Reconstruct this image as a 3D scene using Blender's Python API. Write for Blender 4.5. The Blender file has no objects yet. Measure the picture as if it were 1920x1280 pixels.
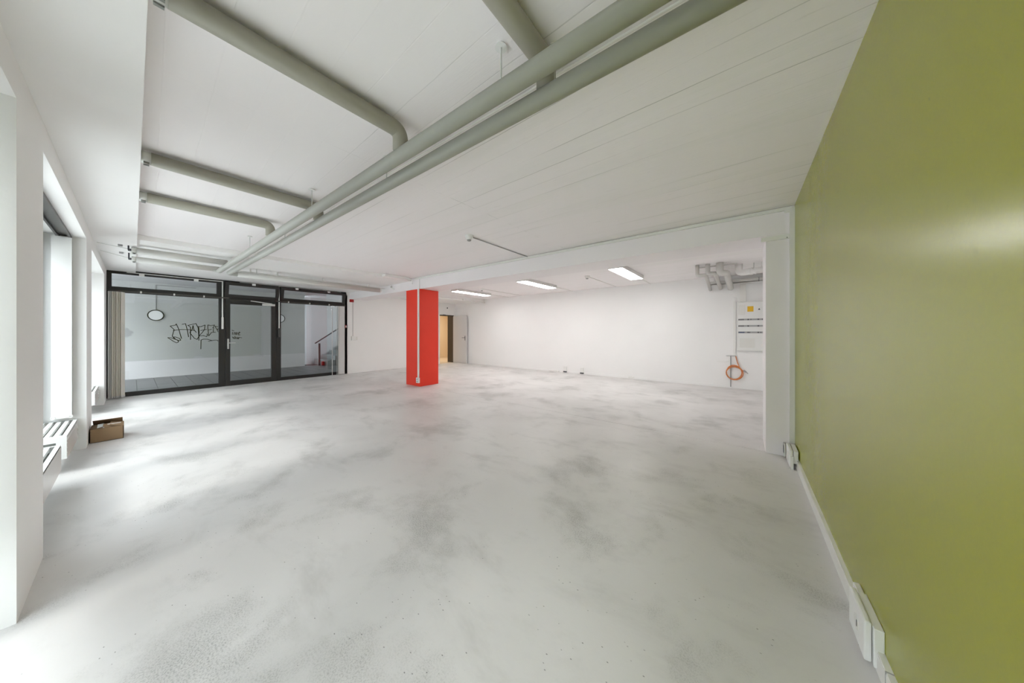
import bpy, bmesh, math, random
from mathutils import Vector, Matrix
random.seed(7)
SC = bpy.context.scene
COL = SC.collection
PI = math.pi

# ------------------------------------------------------------------ camera, sky, exposure
CAM_H = 1.3
cam = bpy.data.cameras.new('camera')
camo = bpy.data.objects.new('camera', cam)
COL.objects.link(camo)
cam.sensor_width = 36
cam.lens = 554 / 1920 * 36
cam.shift_y = -17.5 / 1920
cam.clip_start = 0.02
camo.location = (0, 0, CAM_H)
camo.rotation_euler = (PI / 2, 0, math.atan(432 / 554))
SC.camera = camo

w = bpy.data.worlds.new('overcast_sky')
SC.world = w
w.use_nodes = True
wn = w.node_tree
wn.nodes['Background'].inputs[0].default_value = (0.865, 0.94, 1.0, 1)
wn.nodes['Background'].inputs[1].default_value = 4.3

sun = bpy.data.lights.new('hazy_sun', 'SUN')
sun.energy = 0.9
sun.angle = math.radians(14)
sun.color = (1.0, 0.98, 0.95)
so = bpy.data.objects.new('hazy_sun', sun)
COL.objects.link(so)
d = Vector((-0.10, 0.68, -0.73))
so.rotation_euler = d.to_track_quat('-Z', 'Y').to_euler()

SC.view_settings.view_transform = 'Standard'
SC.view_settings.look = 'None'
SC.view_settings.gamma = 1
SC.view_settings.use_curve_mapping = False
SC.view_settings.exposure = 0.98
SC.cycles.use_denoising = True
SC.cycles.max_bounces = 14
SC.cycles.diffuse_bounces = 9
SC.cycles.glossy_bounces = 4
SC.cycles.transparent_max_bounces = 12
SC.cycles.sample_clamp_indirect = 10


def portal(name, loc, rot, sx, sy):
    l = bpy.data.lights.new(name, 'AREA')
    l.shape = 'RECTANGLE'
    l.size, l.size_y = sx, sy
    l.cycles.is_portal = True
    o = bpy.data.objects.new(name, l)
    COL.objects.link(o)
    o.location, o.rotation_euler = loc, rot


for px in (-1.25, -4.49, -7.73):
    portal('window_portal', (px, -0.70, 1.22), (PI / 2, 0, 0), 2.55, 2.3)


# ------------------------------------------------------------------ materials
def srgb(r, g, b):
    f = lambda c: (c / 255 / 12.92) if c / 255 <= 0.04045 else ((c / 255 + 0.055) / 1.055) ** 2.4
    return (f(r), f(g), f(b), 1)


def mat(name, col, rough=0.5, metal=0.0, bump=0.0, bscale=60, var=0.0, vscale=2.0, spec=0.5):
    m = bpy.data.materials.new(name)
    m.use_nodes = True
    nt = m.node_tree
    b = nt.nodes['Principled BSDF']
    b.inputs['Base Color'].default_value = col
    b.inputs['Roughness'].default_value = rough
    b.inputs['Metallic'].default_value = metal
    b.inputs['Specular IOR Level'].default_value = spec
    tc = nt.nodes.new('ShaderNodeTexCoord')
    geo = nt.nodes.new('ShaderNodeNewGeometry')
    src = geo.outputs['Position']
    n = nt.nodes.new('ShaderNodeTexNoise')
    n.inputs['Scale'].default_value = vscale
    n.inputs['Detail'].default_value = 4
    nt.links.new(src, n.inputs['Vector'])
    mx = nt.nodes.new('ShaderNodeMix')
    mx.data_type = 'RGBA'
    v = max(var, 0.01)
    mx.inputs['A'].default_value = [c * (1 - v) for c in col[:3]] + [1]
    mx.inputs['B'].default_value = [min(1, c * (1 + v)) for c in col[:3]] + [1]
    nt.links.new(n.outputs['Fac'], mx.inputs['Factor'])
    nt.links.new(mx.outputs['Result'], b.inputs['Base Color'])
    if bump:
        n2 = nt.nodes.new('ShaderNodeTexNoise')
        n2.inputs['Scale'].default_value = bscale
        n2.inputs['Detail'].default_value = 5
        nt.links.new(src, n2.inputs['Vector'])
        bp = nt.nodes.new('ShaderNodeBump')
        bp.inputs['Strength'].default_value = bump
        bp.inputs['Distance'].default_value = 0.004
        nt.links.new(n2.outputs['Fac'], bp.inputs['Height'])
        nt.links.new(bp.outputs['Normal'], b.inputs['Normal'])
    return m


def N(nt, t, **kw):
    n = nt.nodes.new(t)
    for k, v in kw.items():
        if k.startswith('_'):
            setattr(n, k[1:], v)
        else:
            n.inputs[k.replace('__', ' ')].default_value = v
    return n


def math_node(nt, op, a, b=None):
    n = nt.nodes.new('ShaderNodeMath')
    n.operation = op
    for i, s in enumerate((a, b)):
        if s is None:
            continue
        if isinstance(s, (int, float)):
            n.inputs[i].default_value = s
        else:
            nt.links.new(s, n.inputs[i])
    return n.outputs[0]


def ramp(nt, src, p0, p1, v0=0.0, v1=1.0):
    n = nt.nodes.new('ShaderNodeMapRange')
    n.inputs['From Min'].default_value = p0
    n.inputs['From Max'].default_value = p1
    n.inputs['To Min'].default_value = v0
    n.inputs['To Max'].default_value = v1
    n.interpolation_type = 'SMOOTHSTEP'
    nt.links.new(src, n.inputs['Value'])
    return n.outputs['Result']


def mixc(nt, fac, a, b):
    mx = nt.nodes.new('ShaderNodeMix')
    mx.data_type = 'RGBA'
    nt.links.new(fac, mx.inputs['Factor'])
    for s, k in ((a, 'A'), (b, 'B')):
        if isinstance(s, (tuple, list)):
            mx.inputs[k].default_value = s
        else:
            nt.links.new(s, mx.inputs[k])
    return mx.outputs['Result']


def scaled_pos(nt, sc):
    geo = nt.nodes.new('ShaderNodeNewGeometry')
    mp = nt.nodes.new('ShaderNodeMapping')
    mp.inputs['Scale'].default_value = sc
    nt.links.new(geo.outputs['Position'], mp.inputs['Vector'])
    return mp.outputs['Vector']


def noise(nt, sc, scale=1.0, detail=3.0, rough=0.5, dist=0.0):
    n = nt.nodes.new('ShaderNodeTexNoise')
    n.inputs['Scale'].default_value = scale
    n.inputs['Detail'].default_value = detail
    n.inputs['Roughness'].default_value = rough
    n.inputs['Distortion'].default_value = dist
    nt.links.new(scaled_pos(nt, sc), n.inputs['Vector'])
    return n.outputs['Fac']


def floor_material():
    m = bpy.data.materials.new('sealed_screed')
    m.use_nodes = True
    nt = m.node_tree
    b = nt.nodes['Principled BSDF']
    big = noise(nt, (1, 1, 1), 0.55, 3, 0.55, 0.4)
    mid = noise(nt, (1.0, 2.2, 1), 1.3, 6, 0.65, 0.3)
    c1 = mixc(nt, ramp(nt, big, 0.35, 0.68), (0.70, 0.685, 0.675, 1), (0.61, 0.597, 0.585, 1))
    dark = ramp(nt, mid, 0.50, 0.76)
    c2 = mixc(nt, math_node(nt, 'MULTIPLY', dark, 0.5), c1, (0.42, 0.405, 0.39, 1))
    # mottled worn patches with pores, strongest near the window end of the front
    patch = ramp(nt, noise(nt, (1, 1, 1), 1.35, 6, 0.62, 0.2), 0.49, 0.72)
    grain = ramp(nt, noise(nt, (1, 1, 1), 150, 3, 0.75), 0.46, 0.62)
    c3 = mixc(nt, math_node(nt, 'MULTIPLY', math_node(nt, 'MULTIPLY', patch, grain), 0.85), c2, (0.19, 0.19, 0.18, 1))
    c4 = mixc(nt, math_node(nt, 'MULTIPLY', patch, 0.34), c3, (0.36, 0.355, 0.335, 1))
    # sparse dark specks
    v = nt.nodes.new('ShaderNodeTexVoronoi')
    v.inputs['Scale'].default_value = 19
    nt.links.new(scaled_pos(nt, (1, 1.7, 1)), v.inputs['Vector'])
    sp = ramp(nt, v.outputs['Distance'], 0.05, 0.09, 1, 0)
    spm = ramp(nt, noise(nt, (1, 1, 1), 2.3, 2), 0.42, 0.58)
    c5 = mixc(nt, math_node(nt, 'MULTIPLY', math_node(nt, 'MULTIPLY', sp, spm), 0.75), c4, (0.10, 0.095, 0.09, 1))
    nt.links.new(c5, b.inputs['Base Color'])
    r = ramp(nt, noise(nt, (1, 1, 1), 1.4, 5, 0.6), 0.3, 0.7, 0.33, 0.50)
    nt.links.new(r, b.inputs['Roughness'])
    b.inputs['Specular IOR Level'].default_value = 0.45
    bp = N(nt, 'ShaderNodeBump', Strength=0.16, Distance=0.003)
    nt.links.new(noise(nt, (1, 1, 1), 45, 5, 0.6), bp.inputs['Height'])
    nt.links.new(bp.outputs['Normal'], b.inputs['Normal'])
    return m


def ceiling_material():
    """white painted board-formed concrete: board seams run along the room (x)"""
    m = bpy.data.materials.new('board_formed_paint')
    m.use_nodes = True
    nt = m.node_tree
    b = nt.nodes['Principled BSDF']
    b.inputs['Roughness'].default_value = 0.6
    br = nt.nodes.new('ShaderNodeTexBrick')
    br.inputs['Scale'].default_value = 1.0
    br.inputs['Brick Width'].default_value = 2.7
    br.inputs['Row Height'].default_value = 0.178
    br.inputs['Mortar Size'].default_value = 0.0035
    br.inputs['Mortar Smooth'].default_value = 0.6
    br.offset = 0.0
    br.inputs['Color1'].default_value = (0.86, 0.845, 0.83, 1)
    br.inputs['Color2'].default_value = (0.90, 0.87, 0.872, 1)
    br.inputs['Mortar'].default_value = (0.52, 0.51, 0.49, 1)
    mp = nt.nodes.new('ShaderNodeMapping')
    mp.inputs['Location'].default_value = (-0.42, -0.05, 0)
    mp.inputs['Rotation'].default_value = (0, 0, math.radians(1.2))
    geo = nt.nodes.new('ShaderNodeNewGeometry')
    wob = nt.nodes.new('ShaderNodeTexNoise')
    wob.inputs['Scale'].default_value = 3
    nt.links.new(geo.outputs['Position'], wob.inputs['Vector'])
    va = nt.nodes.new('ShaderNodeVectorMath')
    va.operation = 'MULTIPLY_ADD'
    nt.links.new(wob.outputs['Color'], va.inputs[0])
    va.inputs[1].default_value = (0.012, 0.012, 0)
    nt.links.new(geo.outputs['Position'], va.inputs[2])
    nt.links.new(va.outputs[0], mp.inputs['Vector'])
    nt.links.new(mp.outputs['Vector'], br.inputs['Vector'])
    base = (0.90, 0.87, 0.872, 1)
    fade = math_node(nt, 'MULTIPLY', ramp(nt, noise(nt, (0.5, 6, 1), 1.0, 2), 0.42, 0.60), 0.85)
    sx = nt.nodes.new('ShaderNodeSeparateXYZ')
    nt.links.new(geo.outputs['Position'], sx.inputs[0])
    near = math_node(nt, 'MULTIPLY', ramp(nt, sx.outputs['X'], -6.0, -1.0, 0.12, 1.0), ramp(nt, sx.outputs['Y'], 0.7, 1.5, 0.06, 1.0))
    fade = math_node(nt, 'MULTIPLY', fade, near)
    c = mixc(nt, fade, base, br.outputs['Color'])
    grainy = ramp(nt, noise(nt, (2.0, 22, 1), 2.0, 5, 0.7), 0.60, 0.78)
    c = mixc(nt, math_node(nt, 'MULTIPLY', math_node(nt, 'MULTIPLY', grainy, near), 0.5), c, (0.62, 0.61, 0.58, 1))
    nt.links.new(c, b.inputs['Base Color'])
    bp = N(nt, 'ShaderNodeBump', Strength=0.35, Distance=0.004)
    h = math_node(nt, 'SUBTRACT', noise(nt, (3, 30, 1), 2.5, 5, 0.65), math_node(nt, 'MULTIPLY', br.outputs['Fac'], 1.4))
    h = math_node(nt, 'MULTIPLY', h, math_node(nt, 'ADD', near, 0.12))
    nt.links.new(h, bp.inputs['Height'])
    nt.links.new(bp.outputs['Normal'], b.inputs['Normal'])
    return m


def green_material():
    m = bpy.data.materials.new('green_gloss_paint')
    m.use_nodes = True
    nt = m.node_tree
    b = nt.nodes['Principled BSDF']
    c = mixc(nt, noise(nt, (1, 1, 1), 1.2, 3), (0.30, 0.305, 0.006, 1), (0.33, 0.335, 0.009, 1))
    v = nt.nodes.new('ShaderNodeTexVoronoi')
    v.inputs['Scale'].default_value = 9
    nt.links.new(scaled_pos(nt, (1, 1, 0.55)), v.inputs['Vector'])
    sp = ramp(nt, v.outputs['Distance'], 0.03, 0.045, 1, 0)
    spm = ramp(nt, noise(nt, (1, 1, 1), 1.6, 2), 0.50, 0.62)
    c = mixc(nt, math_node(nt, 'MULTIPLY', math_node(nt, 'MULTIPLY', sp, spm), 0.6), c, (0.10, 0.085, 0.03, 1))
    nt.links.new(c, b.inputs['Base Color'])
    b.inputs['Roughness'].default_value = 0.24
    b.inputs['Specular IOR Level'].default_value = 0.7
    bp = N(nt, 'ShaderNodeBump', Strength=0.16, Distance=0.002)
    h = math_node(nt, 'ADD', noise(nt, (1, 1, 1), 55, 4, 0.6), math_node(nt, 'MULTIPLY', noise(nt, (1, 1, 1), 18, 2), 0.6))
    nt.links.new(h, bp.inputs['Height'])
    nt.links.new(bp.outputs['Normal'], b.inputs['Normal'])
    return m


def glass_material(name, tint=(0.96, 0.97, 0.965, 1)):
    m = bpy.data.materials.new(name)
    m.use_nodes = True
    nt = m.node_tree
    nt.nodes.remove(nt.nodes['Principled BSDF'])
    out = nt.nodes['Material Output']
    tr = N(nt, 'ShaderNodeBsdfTransparent', Color=tint)
    gl = N(nt, 'ShaderNodeBsdfGlossy', Color=(1, 1, 1, 1), Roughness=0.01)
    lw = N(nt, 'ShaderNodeLayerWeight', Blend=0.5)
    f5 = math_node(nt, 'POWER', lw.outputs['Facing'], 5.0)
    fr = math_node(nt, 'ADD', math_node(nt, 'MULTIPLY', f5, 0.96), 0.04)
    mx = nt.nodes.new('ShaderNodeMixShader')
    nt.links.new(fr, mx.inputs[0])
    nt.links.new(tr.outputs[0], mx.inputs[1])
    nt.links.new(gl.outputs[0], mx.inputs[2])
    nt.links.new(mx.outputs[0], out.inputs[0])
    return m


def emission(name, col, s):
    m = bpy.data.materials.new(name)
    m.use_nodes = True
    nt = m.node_tree
    nt.nodes.remove(nt.nodes['Principled BSDF'])
    e = N(nt, 'ShaderNodeEmission', Color=col, Strength=s)
    nt.links.new(e.outputs[0], nt.nodes['Material Output'].inputs[0])
    return m


def passage_wall_material():
    """rendered wall: grey above a paler skirting band, one grey filler patch"""
    m = bpy.data.materials.new('passage_render')
    m.use_nodes = True
    nt = m.node_tree
    b = nt.nodes['Principled BSDF']
    b.inputs['Roughness'].default_value = 0.8
    geo = nt.nodes.new('ShaderNodeNewGeometry')
    sp = nt.nodes.new('ShaderNodeSeparateXYZ')
    nt.links.new(geo.outputs['Position'], sp.inputs[0])
    band = ramp(nt, sp.outputs['Z'], 0.47, 0.50)
    c = mixc(nt, band, (0.70, 0.695, 0.70, 1), (0.52, 0.53, 0.525, 1))
    c = mixc(nt, ramp(nt, noise(nt, (1, 0.6, 1), 1.1, 3), 0.4, 0.7, 0, 0.35), c, (0.60, 0.61, 0.605, 1))
    vd = nt.nodes.new('ShaderNodeVectorMath')
    vd.operation = 'DISTANCE'
    nz = nt.nodes.new('ShaderNodeTexNoise')
    nz.inputs['Scale'].default_value = 8
    nt.links.new(geo.outputs['Position'], nz.inputs['Vector'])
    va = nt.nodes.new('ShaderNodeVectorMath')
    va.operation = 'MULTIPLY_ADD'
    nt.links.new(nz.outputs['Color'], va.inputs[0])
    va.inputs[1].default_value = (0.0, 0.14, 0.14)
    nt.links.new(geo.outputs['Position'], va.inputs[2])
    nt.links.new(va.outputs[0], vd.inputs[0])
    vd.inputs[1].default_value = (-13.4, -0.05, 1.35)
    c = mixc(nt, ramp(nt, vd.outputs['Value'], 0.10, 0.15, 0.85, 0), c, (0.36, 0.37, 0.37, 1))
    nt.links.new(c, b.inputs['Base Color'])
    return m


M = {}
M['floor'] = floor_material()
M['ceil'] = ceiling_material()
M['green'] = green_material()
M['white'] = mat('white_wall_paint', (0.88, 0.872, 0.86, 1), 0.55, bump=0.15, bscale=50, var=0.02)
M['white_back'] = mat('bright_white_wall_paint', (0.89, 0.887, 0.88, 1), 0.5, bump=0.12, bscale=40, var=0.02)
M['beam'] = mat('off_white_beam_paint', (0.85, 0.815, 0.825, 1), 0.5, bump=0.08, bscale=40, var=0.02)
M['soffit'] = mat('smooth_ceiling_paint', (0.88, 0.872, 0.86, 1), 0.55, bump=0.1, bscale=20, var=0.03)
M['plastic'] = mat('white_plastic', (0.83, 0.83, 0.81, 1), 0.35)
M['duct'] = mat('cream_white_plastic_duct', (0.78, 0.775, 0.74, 1), 0.4)
M['pipe'] = mat('taupe_grey_pipe_lacquer', (0.44, 0.445, 0.41, 1), 0.38, var=0.03, spec=0.5)
M['pipe_wrap'] = mat('warm_grey_pipe_jacket', (0.60, 0.59, 0.56, 1), 0.5, var=0.03)
M['branch'] = mat('olive_taupe_pipe_jacket', (0.34, 0.325, 0.265, 1), 0.5, var=0.03)  # pipe jacket with shade and green wall bounce mixed into the colour
M['pipe_white'] = mat('white_painted_pipe', (0.84, 0.83, 0.81, 1), 0.5, bump=0.1)
M['clip'] = mat('pale_clip_plastic', (0.62, 0.63, 0.60, 1), 0.3)
M['black'] = mat('black_anodised_frame', (0.017, 0.016, 0.015, 1), 0.42)
M['rubber'] = mat('black_rubber', (0.012, 0.012, 0.012, 1), 0.7)
M['rail'] = mat('dark_bronze_rail', (0.07, 0.065, 0.06, 1), 0.4, 0.3)
M['steel'] = mat('brushed_steel', (0.62, 0.62, 0.60, 1), 0.3, 0.9)
M['alu'] = mat('satin_aluminium', (0.72, 0.71, 0.69, 1), 0.4, 0.3)
M['red'] = mat('red_column_paint', (0.84, 0.055, 0.030, 1), 0.45, bump=0.1, bscale=60, var=0.05, spec=0.25)
M['alarm'] = mat('fire_alarm_red', (0.42, 0.015, 0.015, 1), 0.35)
M['blind'] = mat('ivory_blind_fabric', (0.80, 0.77, 0.70, 1), 0.8)
M['blind_white'] = mat('white_blind_fabric', (0.70, 0.70, 0.69, 1), 0.75)
M['rad'] = mat('white_radiator_enamel', (0.84, 0.845, 0.83, 1), 0.3)
M['rad_front'] = mat('taupe_white_radiator_panel', (0.66, 0.63, 0.60, 1), 0.25)  # white enamel with a brownish reflection mixed into the colour
M['cavity'] = mat('grey_radiator_cavity', (0.22, 0.23, 0.215, 1), 0.7)
M['wframe'] = mat('grey_green_window_frame', (0.16, 0.19, 0.185, 1), 0.45)
M['wframe_dark'] = mat('anthracite_window_sash', (0.035, 0.05, 0.06, 1), 0.4)
M['card'] = mat('brown_corrugated_card', (0.31, 0.205, 0.115, 1), 0.85, var=0.12, vscale=9)
M['card_dark'] = mat('dark_card_inside', (0.20, 0.13, 0.075, 1), 0.9)
M['tape'] = mat('pale_paper_label', (0.72, 0.66, 0.62, 1), 0.6)
M['film'] = mat('translucent_grey_film', (0.62, 0.66, 0.67, 1), 0.25)
M['orange'] = mat('orange_cable_sheath', (0.64, 0.22, 0.065, 1), 0.45)
M['yellow'] = mat('yellow_square_sticker', (0.83, 0.50, 0.025, 1), 0.5)
M['grey'] = mat('mid_grey_plastic', (0.40, 0.40, 0.40, 1), 0.5)
M['darkgrey'] = mat('dark_grey_plastic', (0.06, 0.06, 0.07, 1), 0.5)
M['blue'] = mat('dark_blue_switch', (0.05, 0.10, 0.19, 1), 0.4)
M['door'] = mat('pale_grey_door_lacquer', (0.66, 0.66, 0.66, 1), 0.4)
M['dframe'] = mat('umber_door_frame', (0.055, 0.045, 0.035, 1), 0.45)
M['beige'] = mat('beige_corridor_paint', (0.74, 0.64, 0.50, 1), 0.6)
M['tile'] = mat('grey_paving_tile', (0.065, 0.068, 0.072, 1), 0.35, var=0.15, vscale=3, bump=0.1)
M['grout'] = mat('dark_grout', (0.025, 0.025, 0.025, 1), 0.8)
M['passage'] = passage_wall_material()
M['passage2'] = mat('grey_stair_wall_paint', (0.52, 0.52, 0.53, 1), 0.7, var=0.04)
M['lamp_face'] = mat('opal_white_lamp_face', (0.85, 0.86, 0.87, 1), 0.4)
M['stair'] = mat('grey_stair_stone', (0.20, 0.21, 0.21, 1), 0.5, var=0.1)
M['rail_metal'] = mat('brown_grey_handrail_paint', (0.12, 0.10, 0.10, 1), 0.35, 0.2)
M['marker'] = mat('black_marker_ink', (0.02, 0.02, 0.02, 1), 0.6)
M['asphalt'] = mat('pale_concrete_paving', (0.62, 0.615, 0.60, 1), 0.8, var=0.06)  # ground made this pale to bounce daylight up onto the ceiling
M['facade_pale'] = mat('pale_render_facade', (0.55, 0.54, 0.52, 1), 0.8, var=0.05)  # for the added sky-blocking slab across the street
M['facade'] = mat('slate_blue_facade', (0.05, 0.08, 0.10, 1), 0.6)  # for the added dark block behind the window slit
M['glass'] = glass_material('clear_window_glass')
M['glass2'] = glass_material('shopfront_glass', (0.90, 0.91, 0.91, 1))
M['lit'] = emission('lit_diffuser', (1.0, 0.985, 0.97, 1), 12.0)

# ------------------------------------------------------------------ mesh helpers
ORG = {}


def obj(name, bm, m, parent=None, smooth=False):
    me = bpy.data.meshes.new(name)
    org = Vector((0, 0, 0))
    if parent is not None:
        p = parent
        while p.parent is not None:
            p = p.parent
        org = Vector(p.location)
        if p.rotation_euler.z:
            org = p.location.copy()
    if org.length:
        bmesh.ops.translate(bm, verts=bm.verts, vec=-org)
    bmesh.ops.recalc_face_normals(bm, faces=bm.faces)
    bm.to_mesh(me)
    bm.free()
    me.materials.append(m)
    if smooth:
        for f in me.polygons:
            f.use_smooth = True
    o = bpy.data.objects.new(name, me)
    COL.objects.link(o)
    if parent is not None:
        o.parent = parent
    return o


def tag(o, label=None, cat=None, group=None, kind=None):
    if label: o['label'] = label
    if cat: o['category'] = cat
    if group: o['group'] = group
    if kind: o['kind'] = kind
    return o


def thing(name, loc, label=None, cat=None, group=None, kind=None):
    o = bpy.data.objects.new(name, None)
    o.empty_display_size = 0.1
    COL.objects.link(o)
    o.location = loc
    return tag(o, label, cat, group, kind)


def copy_tree(o, delta, parent=None):
    c = o.copy()
    COL.objects.link(c)
    c.parent = parent
    if parent is None:
        c.location = Vector(o.location) + Vector(delta)
    for ch in [x for x in bpy.data.objects if x.parent == o]:
        copy_tree(ch, (0, 0, 0), c)
    return c


def BM():
    return bmesh.new()


def box(bm, x0, x1, y0, y1, z0, z1, bev=0.0, mtx=None):
    x0, x1 = sorted((x0, x1)); y0, y1 = sorted((y0, y1)); z0, z1 = sorted((z0, z1))
    t = bmesh.new()
    vs = [t.verts.new((x, y, z)) for x in (x0, x1) for y in (y0, y1) for z in (z0, z1)]
    for f in ((0, 1, 3, 2), (4, 6, 7, 5), (0, 4, 5, 1), (2, 3, 7, 6), (0, 2, 6, 4), (1, 5, 7, 3)):
        t.faces.new([vs[i] for i in f])
    if bev > 0:
        bmesh.ops.bevel(t, geom=t.edges[:], offset=bev, segments=2, profile=0.5, affect='EDGES')
    if mtx is not None:
        bmesh.ops.transform(t, matrix=mtx, verts=t.verts)
    me = bpy.data.meshes.new('tmp')
    t.to_mesh(me); t.free()
    bm.from_mesh(me)
    bpy.data.meshes.remove(me)
    return bm


def bx(*a, **k):
    return box(BM(), *a, **k)


def cyl(bm, p, q, r, seg=16, r2=None):
    p, q = Vector(p), Vector(q)
    d = q - p
    t = bmesh.new()
    bmesh.ops.create_cone(t, cap_ends=True, segments=seg, radius1=r, radius2=r if r2 is None else r2, depth=d.length)
    mt = Matrix.Translation((p + q) / 2) @ d.to_track_quat('Z', 'Y').to_matrix().to_4x4()
    bmesh.ops.transform(t, matrix=mt, verts=t.verts)
    me = bpy.data.meshes.new('tmp')
    t.to_mesh(me); t.free()
    bm.from_mesh(me)
    bpy.data.meshes.remove(me)
    return bm


def fillet(pts, br, n=8):
    pts = [Vector(p) for p in pts]
    out = [pts[0]]
    for i in range(1, len(pts) - 1):
        a, b, c = pts[i - 1], pts[i], pts[i + 1]
        u, v = (a - b), (c - b)
        lu, lv = u.length, v.length
        u.normalize(); v.normalize()
        ang = u.angle(v)
        if ang > PI - 0.02:
            out.append(b); continue
        t = min(br / math.tan(ang / 2), lu * 0.49, lv * 0.49)
        p0, p1 = b + u * t, b + v * t
        for k in range(n + 1):
            s = k / n
            out.append(p0 * (1 - s) ** 2 + b * 2 * s * (1 - s) + p1 * s * s)
    out.append(pts[-1])
    return out


def sweep(bm, pts, r, seg=12, cap=True, closed=False):
    pts = [Vector(p) for p in pts]
    n = len(pts)
    rings = []
    prev = None
    for i, p in enumerate(pts):
        if closed:
            t = (pts[(i + 1) % n] - pts[i - 1]).normalized()
        else:
            t = (pts[min(i + 1, n - 1)] - pts[max(i - 1, 0)]).normalized()
        if prev is None:
            a = Vector((0, 0, 1)) if abs(t.z) < 0.9 else Vector((1, 0, 0))
            nx = t.cross(a).normalized()
        else:
            nx = (prev - t * prev.dot(t)).normalized()
        prev = nx
        ny = t.cross(nx)
        rings.append([bm.verts.new(p + nx * r * math.cos(2 * PI * k / seg) + ny * r * math.sin(2 * PI * k / seg)) for k in range(seg)])
    m = n if closed else n - 1
    for i in range(m):
        a, b = rings[i], rings[(i + 1) % n]
        for k in range(seg):
            bm.faces.new((a[k], a[(k + 1) % seg], b[(k + 1) % seg], b[k]))
    if cap and not closed:
        bm.faces.new(list(reversed(rings[0])))
        bm.faces.new(rings[-1])
    return bm


def frame_yz(bm, x0, x1, y0, y1, z0, z1, t, bev=0.0):
    """rectangular frame in a plane of constant x"""
    box(bm, x0, x1, y0, y0 + t, z0, z1, bev)
    box(bm, x0, x1, y1 - t, y1, z0, z1, bev)
    box(bm, x0, x1, y0 + t, y1 - t, z0, z0 + t, bev)
    box(bm, x0, x1, y0 + t, y1 - t, z1 - t, z1, bev)
    return bm


def frame_xz(bm, y0, y1, x0, x1, z0, z1, t):
    box(bm, x0, x0 + t, y0, y1, z0, z1)
    box(bm, x1 - t, x1, y0, y1, z0, z1)
    box(bm, x0 + t, x1 - t, y0, y1, z0, z0 + t)
    box(bm, x0 + t, x1 - t, y0, y1, z1 - t, z1)
    return bm


def struct(name, bm, m, parent=None, smooth=False):
    o = obj(name, bm, m, parent, smooth)
    if parent is None:
        o['kind'] = 'structure'
    return o


# ------------------------------------------------------------------ room dimensions
XG = 0.425       # green wall
YL = -0.32       # inner face of window wall
XS = -9.80       # shop front
YB = 4.20        # beam front
YR = 8.58        # back wall
H = 2.61         # main ceiling
HS = 2.514       # lowered strips
XE = -6.40       # edge of the lowered strip at the shop front

# floor: two screed slabs with an open joint under the beam
bm = BM()
box(bm, -9.86, XG + 0.2, -0.75, 4.245, -0.12, 0)
box(bm, -9.82, XG + 0.2, 4.252, YR + 0.2, -0.12, 0)
box(bm, -9.80, XG + 0.2, 4.245, 4.252, -0.12, -0.006)
struct('floor', bm, M['floor'])

# ceiling
bm = BM()
box(bm, XE, XG + 0.2, 0.033, YB, H, H + 0.25)
box(bm, -8.1, XG + 0.2, YB, YR + 0.2, H, H + 0.25)
ceiling = struct('ceiling', bm, M['ceil'])
bm = BM()
box(bm, -9.95, XG + 0.2, -0.80, 0.033, HS, H + 0.25)
box(bm, -9.95, XE, 0.033, 4.3, HS + 0.03, H + 0.25)
box(bm, -9.95, -8.1, YB + 0.1, YR + 0.2, 2.50, H + 0.25)
obj('ceiling_strip', bm, M['soffit'], ceiling)

# beam between the two rooms
bm = BM()
box(bm, -9.82, XG + 0.01, YB, 4.75, 2.335, H + 0.02)
struct('trim_1', bm, M['beam'])
o = struct('trim_2', bx(0.197, XG + 0.01, YB, 4.72, 0, 2.335, bev=0.004), M['beam'])

# green wall
struct('wall_right', bx(XG, XG + 0.2, -0.8, YB, 0, H), M['green'])
struct('wall_right_rear', bx(XG, XG + 0.2, YB, YR + 0.2, 0, H), M['white_back'])
# back wall
struct('wall_back', bx(-10.0, XG + 0.2, YR, YR + 0.2, 0, H), M['white_back'])
# wall beyond the shop front, with the corridor doorway
bm = BM()
box(bm, -9.97, XS + 0.05, 4.10, 7.70, 0, H)
box(bm, -9.97, -9.82, 7.70, 8.50, 2.02, H)
box(bm, -9.97, -9.82, 8.50, YR, 0, H)
struct('wall_front', bm, M['white'])

# window wall with piers (one continuous masonry wall)
WH = 2.345
bm = BM()
PIERS = [(-9.80, -9.03), (-6.43, -5.785), (-3.19, -2.555), (0.05, 0.62)]
for a, b in PIERS:
    box(bm, a, b, -0.74, YL, 0, WH, 0.0)
box(bm, -9.95, 0.62, -0.74, YL, WH, HS + 0.02)
struct('wall_left', bm, M['white'])
# wall behind the camera's right shoulder is the same green wall; close the corner

# ------------------------------------------------------------------ windows in the window wall
def side_window(n, x0, x1):
    r = thing('window_%d' % n, ((x0 + x1) / 2, -0.62, 0), kind='structure')
    bm = BM()
    frame_xz(bm, -0.67, -0.60, x0, x1, 0.0, WH, 0.07)
    xm = (x0 + x1) / 2
    box(bm, xm - 0.035, xm + 0.035, -0.67, -0.60, 0.07, WH - 0.07)
    obj('window_frame', bm, M['wframe'], r)
    for a, b in ((x0 + 0.07, xm - 0.035), (xm + 0.035, x1 - 0.07)):
        bm = BM()
        frame_xz(bm, -0.66, -0.615, a, b, 0.07, WH - 0.07, 0.045)
        s = obj('sash', bm, M['wframe_dark'], r)
        obj('glass_pane', bx(a + 0.045, b - 0.045, -0.641, -0.635, 0.115, WH - 0.115), M['glass'], s)
    return r


near_window = side_window(1, -2.555, 0.05)
side_window(2, -5.785, -3.19)
side_window(3, -9.03, -6.43)

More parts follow.
